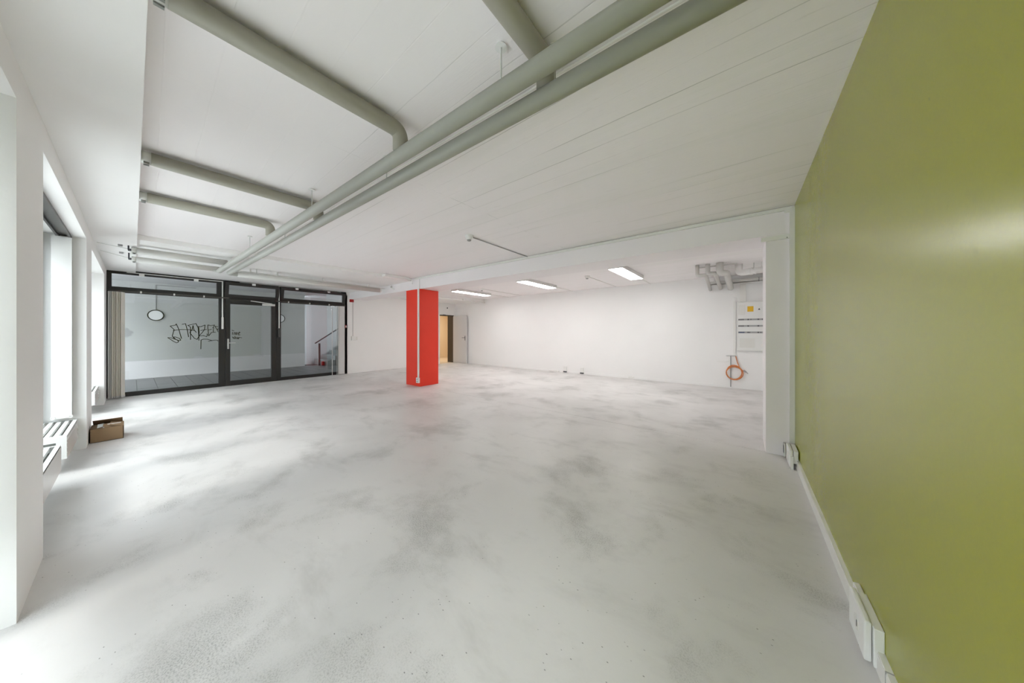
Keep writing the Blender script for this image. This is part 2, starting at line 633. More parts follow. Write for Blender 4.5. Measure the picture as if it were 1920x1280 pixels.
# ------------------------------------------------------------------ shop front
FZ = HS + 0.03
r1 = thing('window_4', (XS, 0.45, 0), kind='structure')
fx0, fx1 = XS - 0.07, XS
bm = BM()
box(bm, fx0, fx1, -0.36, -0.293, 0, FZ)
box(bm, fx0, fx1, -0.293, 1.25, 0.0, 0.087)
box(bm, fx0, fx1, -0.293, 1.25, 2.093, 2.15)
box(bm, fx0, fx1, -0.293, 1.25, FZ - 0.05, FZ)
box(bm, fx0, fx1, 1.25, 1.365, 0, FZ)
obj('window_frame', bm, M['black'], r1)
obj('glass_pane', bx(XS - 0.040, XS - 0.032, -0.293, 1.25, 0.087, 2.093), M['glass2'], r1)
bm = BM()
frame_yz(bm, XS - 0.06, XS + 0.012, -0.33, 1.285, 2.135, FZ - 0.012, 0.07)
s = obj('transom_sash', bm, M['black'], r1)
obj('transom_pane', bx(XS - 0.03, XS - 0.022, -0.262, 1.217, 2.20, 2.44), M['glass2'], s)

r2 = thing('window_5', (XS, 3.2, 0), kind='structure')
bm = BM()
box(bm, fx0, fx1, 2.345, 2.45, 0, FZ)
box(bm, fx0, fx1, 4.01, 4.10, 0, FZ)
box(bm, fx0, fx1, 2.45, 4.01, 0, 0.086)
box(bm, fx0, fx1, 2.45, 4.01, 2.095, 2.16)
box(bm, fx0, fx1, 2.45, 4.01, FZ - 0.05, FZ)
obj('window_frame', bm, M['black'], r2)
obj('glass_pane', bx(XS - 0.040, XS - 0.032, 2.45, 4.01, 0.086, 2.095), M['glass2'], r2)

r3 = thing('door_1', (XS, 1.86, 0), kind='structure')
bm = BM()
box(bm, fx0, fx1, 1.365, 2.345, 2.10, 2.17)
box(bm, fx0, fx1, 1.365, 2.345, FZ - 0.05, FZ)
box(bm, fx0, fx1, 1.365, 2.345, 0, 0.02)
obj('door_frame', bm, M['black'], r3)
bm = BM()
box(bm, XS - 0.055, XS + 0.01, 1.37, 1.45, 0.022, 2.095, 0.003)
box(bm, XS - 0.055, XS + 0.01, 2.24, 2.34, 0.022, 2.095, 0.003)
box(bm, XS - 0.055, XS + 0.01, 1.45, 2.24, 0.022, 0.12, 0.003)
box(bm, XS - 0.055, XS + 0.01, 1.45, 2.24, 1.985, 2.095, 0.003)
leaf = obj('door_leaf', bm, M['black'], r3)
obj('glass_pane', bx(XS - 0.03, XS - 0.022, 1.45, 2.24, 0.12, 1.985), M['glass2'], leaf)
bm = BM()
box(bm, XS + 0.01, XS + 0.022, 1.395, 1.428, 0.895, 1.14, 0.005)
cyl(bm, (XS + 0.015, 1.411, 1.04), (XS + 0.065, 1.411, 1.04), 0.011)
sweep(bm, [(XS + 0.065, 1.408, 1.04), (XS + 0.065, 1.535, 1.038)], 0.010, 10)
cyl(bm, (XS + 0.02, 1.411, 0.95), (XS + 0.03, 1.411, 0.95), 0.012)
obj('door_handle', bm, M['steel'], leaf, True)
bm = BM()
box(bm, XS + 0.01, XS + 0.06, 2.05, 2.31, 1.985, 2.035, 0.004)
sweep(bm, [(XS + 0.035, 2.25, 2.04), (XS + 0.045, 1.82, 2.085)], 0.011, 8)
obj('door_closer', bm, M['alu'], leaf)


def tilted_sash(y0, y1, z0, z1, deg, parent):
    """bottom-hung sash tilted into the room"""
    mt = Matrix.Translation((XS, 0, z0)) @ Matrix.Rotation(math.radians(deg), 4, 'Y') @ Matrix.Translation((-XS, 0, -z0))
    bm = BM()
    frame_yz(bm, XS - 0.025, XS + 0.03, y0, y1, z0, z1, 0.068)
    bmesh.ops.transform(bm, matrix=mt, verts=bm.verts)
    s = obj('transom_sash', bm, M['black'], parent)
    b2 = bx(XS - 0.002, XS + 0.006, y0 + 0.068, y1 - 0.068, z0 + 0.068, z1 - 0.068)
    bmesh.ops.transform(b2, matrix=mt, verts=b2.verts)
    obj('transom_pane', b2, M['glass2'], s)


tilted_sash(1.35, 2.395, 2.152, 2.51, 12, r3)
tilted_sash(2.43, 4.06, 2.152, 2.51, 14, r2)

# opener linkages
def opener(label, yrod, ztop, zbot, handle, bars, joints):
    r = thing('transom_opener', (XS + 0.03, yrod, zbot), label, 'window opener')
    obj('pull_rod', sweep(BM(), [(XS + 0.035, yrod, ztop), (XS + 0.035, yrod, zbot + 0.2)], 0.012, 8), M['alu'], r)
    if handle == 'box':
        obj('crank_handle', bx(XS + 0.012, XS + 0.07, yrod - 0.022, yrod + 0.022, zbot, zbot + 0.24, bev=0.008), M['rail'], r)
    else:
        obj('grip', bx(XS + 0.02, XS + 0.055, yrod - 0.017, yrod + 0.017, zbot, zbot + 0.28, bev=0.006), M['alu'], r)
    for a, b, zb in bars:
        obj('slide_bar', sweep(BM(), [(XS + 0.028, a, zb), (XS + 0.028, b, zb)], 0.009, 8), M['alu'], r)
    for y, z, x in joints:
        obj('shear_joint', bx(XS + 0.012 + x, XS + 0.06 + x, y - 0.035, y + 0.035, z - 0.025, z + 0.022, bev=0.006), M['plastic'], r)
    return r


opener('white opener linkage with rod and grip on the mullion left of the glass door', 1.31, 2.515, 1.375, 'grip',
       [(-0.08, 1.31, 2.505)], [(0.11, 2.475, 0.0), (0.88, 2.475, 0.0)])
opener('opener linkage with dark crank handle on the mullion right of the glass door', 2.40, 2.535, 1.165, 'box',
       [(1.62, 3.95, 2.53)], [(1.87, 2.49, 0.06), (2.78, 2.49, 0.06), (3.58, 2.49, 0.06)])

# vertical blinds on the shop front
def vblind(label, y0, y1, slats, name='vertical_blind', drops=None):
    r = thing(name, (XS + 0.10, (y0 + y1) / 2, 0), label, 'blind')
    bm = BM()
    box(bm, XS + 0.035, XS + 0.075, y0, y1, 2.105, 2.132, 0.003)
    hr = obj('head_rail', bm, M['rail'], r)
    for y in slats['clips']:
        obj('bracket', bx(XS + 0.03, XS + 0.08, y - 0.012, y + 0.012, 2.098, 2.137), M['alu'], hr)
    for y, deg, m in slats['s']:
        mt = Matrix.Translation((XS + 0.085, y, 0)) @ Matrix.Rotation(math.radians(deg), 4, 'Z')
        bm = box(BM(), -0.06, 0.06, -0.0012, 0.0012, 0.03, 2.095, 0, mt)
        s = obj('slat', bm, M[m], r)
        obj('bottom_weight', box(BM(), -0.061, 0.061, -0.0035, 0.0035, 0.012, 0.045, 0, mt), M['blind_white'], s)
    return r


vblind('ivory vertical blind drawn into a tight stack beside the window wall', -0.30, 1.42,
       {'clips': (0.1, 0.55, 1.0), 's': [(-0.268 + 0.018 * i, -32 + (i % 3) * 5, 'blind' if i > 1 else 'blind_white') for i in range(9)]})
vblind('white vertical blind stacked at the right jamb with loose open slats', 2.30, 4.06,
       {'clips': (2.6, 3.1, 3.6), 's': [(3.68, -28, 'blind_white'), (3.81, -28, 'blind_white'), (3.86, -28, 'blind_white')]
        + [(3.90 + 0.013 * i, 70 + (i % 2) * 5, 'blind_white') for i in range(6)]})

# blind in the second window niche
def niche_blind(x0, x1, label, xs, zb):
    r = thing('vertical_blind', (xs, -0.46, 0), label, 'blind')
    bm = BM()
    box(bm, x0, x1, -0.500, -0.485, WH - 0.03, WH - 0.001)
    box(bm, x0, x1, -0.425, -0.41, WH - 0.03, WH - 0.001)
    box(bm, x0, x1, -0.487, -0.423, WH - 0.008, WH - 0.001)
    hr = obj('head_rail', bm, M['rail'], r)
    for i in range(7):
        x = xs - 0.012 * i
        s = obj('slat', bx(x, x + 0.0024, -0.527, -0.405, zb, WH - 0.03), M['blind_white'], r)
        if i < 3:
            for y in (-0.517, -0.412):
                ring = [(x + 0.006, y + 0.012 * math.cos(a * PI / 6), zb + 0.012 + 0.014 * math.sin(a * PI / 6)) for a in range(12)]
                obj('bead_chain', sweep(BM(), ring, 0.003, 6, closed=True), M['plastic'], s)
    return r


niche_blind(-5.77, -3.2, 'white vertical blind drawn to the far side of the middle window niche', -5.69, 0.385)

# open vertical slats in the niche beside the camera
r = near_window
hr = obj('head_rail', bx(-2.50, 0.03, -0.50, -0.41, WH - 0.03, WH - 0.001), M['rail'], r)
for i in range(20):
    x = -2.33 + 0.118 * i
    mt = Matrix.Translation((x, -0.46, 0)) @ Matrix.Rotation(math.radians(62), 4, 'Z')
    obj('slat', box(BM(), -0.062, 0.062, -0.0012, 0.0012, 0.385, WH - 0.03, 0, mt), M['blind_white'], r)

# ------------------------------------------------------------------ radiators
def radiator(x0, x1, louvred):
    z0, z1, y0, y1 = 0.138, 0.35, -0.59, -0.375
    r = thing('convector_radiator', ((x0 + x1) / 2, -0.48, 0))
    for x in (x0, x1 - 0.012):
        bm = BM()
        box(bm, x, x + 0.012, y0, y1, z1 - 0.055, z1)
        box(bm, x, x + 0.012, y1 - 0.055, y1, z0, z1 - 0.055)
        box(bm, x, x + 0.012, y0, y0 + 0.04, z0, z1 - 0.055)
        obj('end_frame', bm, M['rad'], r)
    for i in range(5):
        y = y0 + 0.011 + i * 0.0475
        obj('top_bar', bx(x0 + 0.012, x1 - 0.012, y - 0.011 + 0.0, y + 0.014, z1 - 0.03, z1 - 0.002), M['rad'], r)
    obj('top_bar', bx(x0 + 0.012, x1 - 0.012, y1 - 0.008, y1, z1 - 0.05, z1 - 0.001), M['rad'], r)
    obj('top_bar', bx(x0 + 0.0, x0 + 0.03, y0, y1, z1 - 0.001, z1 + 0.001), M['rad'], r)
    obj('top_bar', bx(x1 - 0.03, x1, y0, y1, z1 - 0.001, z1 + 0.001), M['rad'], r)
    if louvred:
        for i in range(4):
            z = z0 + 0.02 + i * 0.045
            mt = Matrix.Translation((0, y1 - 0.004, z)) @ Matrix.Rotation(math.radians(20), 4, 'X')
            obj('louvre', box(BM(), x0 + 0.012, x1 - 0.012, -0.003, 0.003, -0.017, 0.017, 0, mt), M['rad_front'], r)
    else:
        obj('front_panel', bx(x0, x1, y1 - 0.004, y1 + 0.003, z0, z1 - 0.012, bev=0.002), M['rad_front'], r)
    obj('heating_core', bx(x0 + 0.02, x1 - 0.02, y0 + 0.02, y1 - 0.03, z0 + 0.015, z1 - 0.05), M['cavity'], r)
    for x in (x0 + 0.06, x1 - 0.06):
        bm = BM()
        cyl(bm, (x, -0.46, 0.0), (x, -0.46, z0 + 0.02), 0.014)
        cyl(bm, (x, -0.46, 0.0), (x, -0.46, 0.006), 0.03)
        obj('foot', bm, M['rad'], r)
    return r


ra = tag(radiator(-5.765, -4.90, True), 'white louvred convector radiator under the hanging blind', 'radiator')
rb = tag(radiator(-4.53, -3.24, False), 'white convector radiator with smooth front, nearest to the camera', 'radiator')
rc = tag(copy_tree(ra, (-3.235, 0, 0)), 'white louvred convector radiator next to the shop front corner', 'radiator')

# ------------------------------------------------------------------ cardboard box
r = thing('cardboard_box', (-6.15, -0.19, 0), 'open brown cardboard box on the floor against the pillar', 'box')
bx0, bx1, by0, by1, bz = -6.30, -6.0, -0.312, -0.072, 0.155
bm = BM()
for a in ((bx0, bx0 + 0.005, by0, by1), (bx1 - 0.005, bx1, by0, by1), (bx0, bx1, by0, by0 + 0.005), (bx0, bx1, by1 - 0.005, by1)):
    box(bm, *a, 0, bz)
box(bm, bx0, bx1, by0, by1, 0, 0.006)
obj('carton', bm, M['card'], r)


def flap(hinge, size, ang, axis, name='flap', m='card'):
    mt = Matrix.Translation(hinge) @ Matrix.Rotation(math.radians(ang), 4, axis)
    bm = box(BM(), *size, 0, mt)
    return obj(name, bm, M[m], r)


flap((bx0, by1, bz), (0.0, 0.30, -0.105, 0, -0.002, 0.002), -16, 'X')
flap((bx0, by0, bz), (0.0, 0.30, 0, 0.09, -0.002, 0.002), 8, 'X', m='card_dark')
flap((bx0, 0, bz), (0, 0.12, by0 + 0.01, by1 - 0.01, -0.002, 0.002), -35, 'Y')
flap((bx1, 0, bz), (-0.10, 0.0, by1 - 0.15, by1, -0.002, 0.002), 20, 'Y')
flap((bx1 + 0.001, 0, bz + 0.003), (-0.0015, 0.0015, by0 + 0.085, by0 + 0.165, -0.03, 0.0), 0, 'Y', 'tuck_tab')
flap((bx1, 0, bz), (-0.09, -0.065, by1 - 0.12, by1 - 0.02, 0.003, 0.0035), 20, 'Y', 'label_strip', 'tape')
flap((bx1, 0, bz), (-0.13, -0.005, by0 + 0.05, by0 + 0.10, 0.004, 0.0055), 12, 'Y', 'film_strip', 'film')

# ------------------------------------------------------------------ red column
col = thing('square_column', (-6.36, 4.45, 0), 'red painted square column standing below the white beam', 'column')
bm = box(BM(), -6.63, -6.063, YB + 0.002, 4.748, 0.0, 2.333, 0.004)
obj('shaft', bm, M['red'], col)
r = thing('power_socket', (-6.11, 4.17, 0.08), 'white double socket fed by a slim duct low on the red column', 'socket')
obj('cable_duct', bx(-6.125, -6.075, 4.178, 4.2, 0.22, 2.333), M['duct'], r)
obj('back_box', bx(-6.155, -6.055, 4.158, 4.2, 0.09, 0.215, bev=0.004), M['plastic'], r)
for z in (0.125, 0.18):
    obj('outlet', cyl(BM(), (-6.105, 4.1575, z), (-6.105, 4.153, z), 0.019, 16), M['grey'], r)

# ------------------------------------------------------------------ ceiling pipes
RA = 0.040
A0, A1 = Vector((XG, 1.05, 2.40)), Vector((-7.44, 0.954, 2.40))
B0, B1 = Vector((XG, 1.198, 2.40)), Vector((-7.56, 1.10, 2.40))


def yA(x): return A0.y + (A1.y - A0.y) * (XG - x) / (XG - A1.x)
def yB(x): return B0.y + (B1.y - B0.y) * (XG - x) / (XG - B1.x)


def hanger(parent, x, y, ztop, zbot, r=0.004):
    bm = BM()
    cyl(bm, (x, y, zbot), (x, y, ztop), r, 8)
    h = obj('hanger_rod', bm, M['clip'], parent)
    obj('ceiling_disc', cyl(BM(), (x, y, ztop - 0.012), (x, y, ztop), 0.028, 20, 0.022), M['plastic'], h, False)


pa = thing('ceiling_pipe', tuple(A0), 'long grey ceiling pipe nearer the windows, running the length of the room', 'pipe')
obj('pipe_run', sweep(BM(), fillet([A0, A1, (A1.x, 0.86, 2.43), (A1.x, 0.80, 2.43)], 0.05), RA, 24), M['pipe'], pa, True)
for x in (-0.87, -3.11, -5.3):
    hanger(pa, x, yA(x), H, 2.43)
pb = thing('ceiling_pipe', tuple(B0), 'long grey ceiling pipe nearer the red column, parallel beside its twin', 'pipe')
obj('pipe_run', sweep(BM(), fillet([B0, B1, (B1.x - 0.0, B1.y + 0.3, 2.40)], 0.06), RA, 24), M['pipe'], pb, True)
for x in (-0.68, -2.1, -4.4):
    hanger(pb, x, yB(x), H, 2.43)
# slim cable run beside the pipes
r = thing('ceiling_cable', (XG, 1.3, H), 'thin white cable run along the ceiling above the twin pipes', 'cable')
obj('cable', sweep(BM(), [(XG, 1.33, H - 0.012), (XE, 1.24, H - 0.012)], 0.006, 8), M['duct'], r)

RB = 0.045
ZBR = 2.552


def branch(x, to, z, y0, label, ends=True):
    yt = (yA if to == 'A' else yB)(x)
    r = thing('branch_pipe', (x, y0, z), label, 'pipe', 'branch pipes between the window side and the long pipes')
    if z > 2.5:
        pts = fillet([(x, y0, z), (x, yt, z), (x, yt, 2.43)], 0.075)
    else:
        pts = [(x, y0, z), (x, yt + 0.01, z)]
    obj('pipe_run', sweep(BM(), pts, RB, 24), M['branch' if z > 2.5 else 'pipe_wrap'], r, True)  # higher branches take the shade-darkened jacket colour
    bm = BM()
    sweep(bm, [(x, y0 - 0.045, z), (x, y0, z)], RB * 0.97, 24)
    cap = obj('end_collar', bm, M['clip'], r, True)
    for dx in (-0.02, 0.018):
        obj('collar_slot', bx(x + dx - 0.007, x + dx + 0.007, y0 - 0.035, y0 - 0.008, z - RB - 0.004, z - RB + 0.01), M['cavity'], cap)
    if z > 2.5:
        obj('side_conduit', sweep(BM(), [(x - RB - 0.012, y0, z + 0.036), (x - RB - 0.012, yt + 0.02, z + 0.036)], 0.011, 10), M['pipe_white'], r, True)  # thin pale tube along the upper far edge of the branch
    return r


branch(-0.722, 'B', ZBR, 0.075, 'thick grey branch pipe nearest the camera, running up to the far long pipe')
branch(-1.68, 'A', ZBR, 0.08, 'grey branch pipe with elbow, second from the camera, ending above the long pipe')
branch(-3.375, 'B', ZBR, 0.08, 'grey branch pipe with pale collar, third from the camera')
branch(-4.37, 'A', ZBR, 0.08, 'grey branch pipe with pale collar and elbow, fourth from the camera')
branch(-6.82, 'A', 2.462, 0.03, 'grey branch pipe under the lowered ceiling, second from the shop front')
branch(-7.44, 'A', 2.43, 0.03, 'grey branch pipe under the lowered ceiling, nearest to the shop front')
for x, z, lab in ((-6.82, 2.462, 'black valve stub and wall bracket left of the second pipe from the shop front'),
                  (-7.44, 2.43, 'black valve stub and wall bracket left of the pipe nearest the shop front')):
    r = thing('pipe_valve', (x, -0.05, z), lab, 'valve')
    for dx in (-0.03, 0.03):
        bm = BM()
        cyl(bm, (x + dx, -0.045, z), (x + dx, 0.0, z), 0.012, 10)
        cyl(bm, (x + dx, -0.04, z), (x + dx, -0.04, HS), 0.008, 10)
        obj('valve_body', bm, M['darkgrey'], r)
    bm = BM()
    box(bm, x - 0.04, x + 0.04, -0.13, -0.09, HS - 0.012, HS)
    cyl(bm, (x, -0.11, HS - 0.02), (x, -0.11, HS), 0.02, 12)
    obj('bracket', bm, M['grey'], r)
    obj('feed_tube', sweep(BM(), [(x, -0.045, z + 0.012), (x, -0.30, HS - 0.01)], 0.004, 8), M['clip'], r)

# pipe along the shop front
r = thing('ceiling_pipe', (-7.58, 1.4, 2.40), 'long pale grey pipe running beside the shop front towards the beam', 'pipe')
obj('pipe_run', sweep(BM(), [(-7.56, 1.22, 2.40), (-7.56, 4.02, 2.40)], 0.053, 24), M['pipe_wrap'], r, True)
obj('end_cap', sweep(BM(), [(-7.56, 4.0, 2.40), (-7.56, 4.04, 2.40)], 0.056, 24), M['pipe_white'], r, True)
obj('side_conduit', sweep(BM(), [(-7.64, 1.2, 2.475), (-7.64, 4.19, 2.475)], 0.013, 10), M['pipe_white'], r, True)
for y in (1.42, 1.85, 2.7, 3.75):
    obj('conduit_clip', bx(-7.66, -7.62, y - 0.01, y + 0.01, 2.455, HS + 0.03), M['duct'], r)
obj('hanger_rod', cyl(BM(), (-7.56, 1.5, 2.44), (-7.56, 1.5, HS + 0.03), 0.006, 8), M['clip'], r)

# white cable box on the edge of the lowered ceiling strip
r = thing('cable_box', (-6.35, 3.85, 2.6), 'white cable casing on the ceiling ending above the red column', 'casing')
obj('casing', bx(-6.43, -6.27, 3.45, 4.06, 2.548, H - 0.003, bev=0.004), M['soffit'], r)
obj('cable_elbow', sweep(BM(), fillet([(-6.32, 4.05, 2.57), (-6.32, 4.17, 2.57), (-6.32, 4.17, 2.47)], 0.03), 0.012, 10), M['pipe_white'], r, True)
# small white wall gear on the beam end
r = thing('conduit_stub', (-7.35, 4.18, 2.5), 'small white conduit bend on the beam beside the pipe end', 'conduit')
obj('conduit', sweep(BM(), fillet([(-7.30, 4.185, 2.54), (-7.30, 4.185, 2.46), (-7.16, 4.185, 2.42)], 0.03), 0.01, 8), M['duct'], r, True)
obj('clip', bx(-7.32, -7.28, 4.17, 4.2, 2.48, 2.50), M['grey'], r)

# ------------------------------------------------------------------ ducts on beam and pier
r = thing('cable_duct', (-3.0, 4.19, 2.57), 'slim white cable duct along the top of the beam and down the pier', 'duct')
obj('duct_run', bx(-6.25, 0.36, 4.178, 4.2, 2.568, 2.603), M['duct'], r)
obj('duct_drop', bx(0.385, XG, 4.172, 4.2, 0.16, 2.585), M['duct'], r)
obj('duct_corner', bx(0.345, 0.40, 4.174, 4.2, 2.545, 2.60, bev=0.006), M['duct'], r)
r = thing('cable_casing', (0.28, 4.19, 2.3), 'short white casing across the pier head below the beam', 'casing')
obj('casing', bx(0.16, 0.384, 4.176, 4.2, 2.274, 2.318), M['duct'], r)
obj('screw', cyl(BM(), (0.366, 4.176, 2.283), (0.366, 4.172, 2.283), 0.005, 8), M['darkgrey'], r)
# seam above the column
r = thing('cable_conduit', (-6.07, 4.19, 2.4), 'thin grey conduit on the beam straight above the red column', 'conduit')
obj('conduit', sweep(BM(), [(-6.06, 4.195, 2.335), (-6.06, 4.195, 2.57)], 0.006, 8), M['clip'], r)

# baseboard cable duct on green wall
bb = struct('baseboard_right', bx(0.406, XG, -0.75, 4.02, 0, 0.084, bev=0.0), M['plastic'])
obj('duct_lid', bx(0.4045, 0.4075, -0.75, 4.02, 0.006, 0.078), M['duct'], bb)
obj('joint_cover', bx(0.4035, XG + 0.0, 1.655, 1.66, 0, 0.0855), M['grey'], bb)

# sockets on the green wall duct
def duct_socket(y0, y1, label):
    r = thing('power_socket', (0.40, (y0 + y1) / 2, 0.02), label, 'socket')
    obj('back_box', bx(0.397, XG, y0, y1, 0.015, 0.165, bev=0.003), M['plastic'], r)
    f = obj('cover_plate', bx(0.374, 0.395, y0 - 0.01 + 0.02, y1 + 0.005, 0.02, 0.175, bev=0.006), M['plastic'], r)
    yc = (y0 + y1) / 2
    obj('outlet', cyl(BM(), (0.3745, yc, 0.098), (0.3725, yc, 0.098), 0.03, 24), M['duct'], f)
    obj('pin_hole', bx(0.3715, 0.3735, yc - 0.012, yc - 0.006, 0.085, 0.11), M['darkgrey'], f)
    obj('side_box', bx(0.402, XG, y1 + 0.005, y1 + 0.09, 0.02, 0.15, bev=0.004), M['duct'], r)
    obj('connector', bx(0.385, 0.406, y1 + 0.005, y1 + 0.05, 0.06, 0.10, bev=0.003), M['grey'], r)
    return r


duct_socket(1.745, 1.955, 'large white socket box on the green wall skirting, near the camera')
r = thing('power_socket', (0.38, 4.05, 0.02), 'white socket box in the corner of the pier and green wall', 'socket')
obj('back_box', bx(0.383, 0.418, 3.86, 4.10, 0.05, 0.17, bev=0.003), M['plastic'], r)
f = obj('cover_plate', bx(0.352, 0.380, 3.86, 4.10, 0.01, 0.175, bev=0.006), M['plastic'], r)
obj('outlet', bx(0.350, 0.3525, 3.93, 4.03, 0.05, 0.13), M['duct'], f)
obj('base_strip', bx(0.36, 0.382, 3.84, 3.862, 0.0, 0.12), M['duct'], r)
obj('side_plate', bx(0.338, 0.347, 4.12, 4.19, 0.02, 0.15), M['plastic'], r)
obj('side_slot', bx(0.3365, 0.3385, 4.13, 4.18, 0.05, 0.13), M['rubber'], r)

# ------------------------------------------------------------------ smoke detectors
def detector(x, y, z, y1, label, dark=True):
    r = thing('smoke_detector', (x, y, z), label, 'detector')
    obj('base', cyl(BM(), (x, y, z - 0.03), (x, y, z), 0.052, 24, 0.058), M['plastic'], r)
    obj('head', cyl(BM(), (x, y, z - 0.058), (x, y, z - 0.03), 0.036, 24, 0.048), M['plastic'], r)
    obj('sensor', cyl(BM(), (x, y, z - 0.075), (x, y, z - 0.058), 0.026, 16, 0.028), M['grey'], r)
    if y1:
        obj('conduit', sweep(BM(), [(x, y + 0.055, z - 0.012), (x, y1, z - 0.012)], 0.008, 8), M['grey' if dark else 'duct'], r)
    return r


detector(-2.92, 2.80, H, 4.17, 'white smoke detector with dark conduit on the front ceiling')
detector(-2.85, 6.50, H, 8.50, 'white smoke detector on the rear ceiling between the two right lamps', False)
detector(-6.18, 6.45, H, 8.5, 'small white smoke detector behind the left rear lamp', False)

# ------------------------------------------------------------------ ceiling lights in the rear room
def lamp(x, y0, y1, label):
    r = thing('ceiling_light', (x, (y0 + y1) / 2, H), label, 'ceiling light', 'rear room ceiling lights')
    bm = BM()
    box(bm, x - 0.15, x + 0.15, y0, y1, H - 0.075, H - 0.004, 0.004)
    obj('housing', bm, M['alu'], r)
    obj('diffuser', bx(x - 0.132, x + 0.132, y0 + 0.018, y1 - 0.018, H - 0.078, H - 0.07), M['lit'], r)
    obj('conduit', sweep(BM(), [(x, y1, H - 0.012), (x, YR, H - 0.012)], 0.008, 8), M['duct'], r)
    return r


lamp(-1.95, 5.75, 7.25, 'lit flat ceiling light nearest the pier, rightmost of the three')
lamp(-4.25, 5.8, 7.3, 'lit flat ceiling light in the middle of the rear room')
lamp(-6.85, 5.95, 7.45, 'lit flat ceiling light nearest the red column, leftmost of the three')

# ------------------------------------------------------------------ back wall gear
struct('baseboard_back', bx(-8.9, -0.32, YR - 0.014, YR, 0, 0.06), M['white_back'])
r = thing('distribution_board', (0.13, YR, 0.9), 'white electrical distribution board with a yellow sticker on the rear wall', 'fuse board')
X0, X1 = -0.10, 0.40
YF = YR - 0.07
obj('cabinet', bx(X0, X1, YF, YR, 0.88, 1.99, bev=0.006), M['plastic'], r)
obj('rim', frame_xz(BM(), YF - 0.006, YF, X0 + 0.01, X1 - 0.01, 0.89, 1.98, 0.012), M['duct'], r)
obj('meter_window', bx(-0.065, 0.045, YF - 0.008, YF, 1.70, 1.91, bev=0.003), M['duct'], r)
obj('yellow_sticker', bx(0.088, 0.195, YF - 0.004, YF, 1.76, 1.88), M['yellow'], r)
bm = BM()
vs = [bm.verts.new(p) for p in ((0.272, YF - 0.003, 1.795), (0.312, YF - 0.003, 1.795), (0.292, YF - 0.003, 1.832))]
bm.faces.new(vs)
g = bmesh.ops.extrude_face_region(bm, geom=bm.faces[:])
bmesh.ops.translate(bm, verts=[v for v in g['geom'] if isinstance(v, bmesh.types.BMVert)], vec=(0, 0.003, 0))
obj('warning_triangle', bm, M['dframe'], r)
for zr, spec in ((1.585, 'a'), (1.44, 'b'), (1.295, 'c')):
    row = obj('breaker_row', bx(-0.075, 0.365, YF - 0.006, YF, zr - 0.018, zr + 0.018), M['grey'], r)
    xs = {'a': [-.06, -.035, -.01, .015, .095, .11, .15, .27, .285, .345], 'b': [-.06, -.035, -.01, .015, .095, .11, .27, .285],
          'c': [-.06, -.045, -.03, -.015, 0, .015, .03, .095, .11, .13, .27, .285, .32]}[spec]
    for x in xs:
        obj('breaker', bx(x - 0.005, x + 0.006, YF - 0.014, YF - 0.006, zr - 0.014, zr + 0.014), M['blue' if spec == 'c' and x < .04 else 'darkgrey'], row)
obj('chart_holder', bx(-0.05, 0.22, YF - 0.006, YF, 0.95, 1.16, bev=0.002), M['duct'], r)
obj('supply_duct', bx(-0.045, 0.065, YR - 0.05, YR, 1.99, 2.40), M['duct'], r)
obj('side_conduit', bx(-0.165, -0.125, YR - 0.03, YR, 0.76, 2.02), M['plastic'], r)
obj('drop_conduit', sweep(BM(), [(-0.215, YR - 0.015, 0.03), (-0.215, YR - 0.015, 0.75)], 0.010, 8), M['grey'], r)
obj('shelf_edge', bx(-0.30, -0.12, YR - 0.02, YR, 0.742, 0.752), M['grey'], r)

# orange cable coil
r = thing('cable_coil', (-0.155, YR - 0.04, 0.4), 'orange cable coil hanging on the rear wall under the fuse board', 'cable')
bm = BM()
pts = [(-0.12, YR - 0.02, 0.745), (-0.095, YR - 0.03, 0.62), (-0.055, YR - 0.04, 0.50)]
for i in range(0, 3 * 20 + 1):
    a = math.radians(35) - i * 2 * PI / 20
    k = i / 20
    rx = 0.150 - 0.010 * math.sin(k * 2.1)
    rz = 0.158 + 0.010 * math.sin(k * 1.7)
    cx_, cz_ = -0.157 + 0.006 * k, 0.372 - 0.010 * k + 0.006
    pts.append((cx_ + rx * math.cos(a), YR - 0.03 - 0.007 * k, cz_ + rz * math.sin(a)))
pts.append((0.03, YR - 0.05, 0.425))
obj('cable', sweep(BM(), pts, 0.009, 8), M['orange'], r, True)
obj('connector', cyl(BM(), (0.02, YR - 0.05, 0.43), (0.065, YR - 0.05, 0.395), 0.018, 10), M['grey'], r)
obj('plug_tip', cyl(BM(), (0.065, YR - 0.05, 0.395), (0.10, YR - 0.05, 0.365), 0.009, 8), M['grey'], r)
r = thing('loose_wire', (-0.3, YR, 0.6), 'thin pale wire poking out of the rear wall beside the cable coil', 'wire')
obj('wire', sweep(BM(), fillet([(-0.235, YR - 0.02, 0.63), (-0.32, YR - 0.05, 0.60), (-0.48, YR - 0.03, 0.605)], 0.05), 0.004, 6), M['duct'], r)

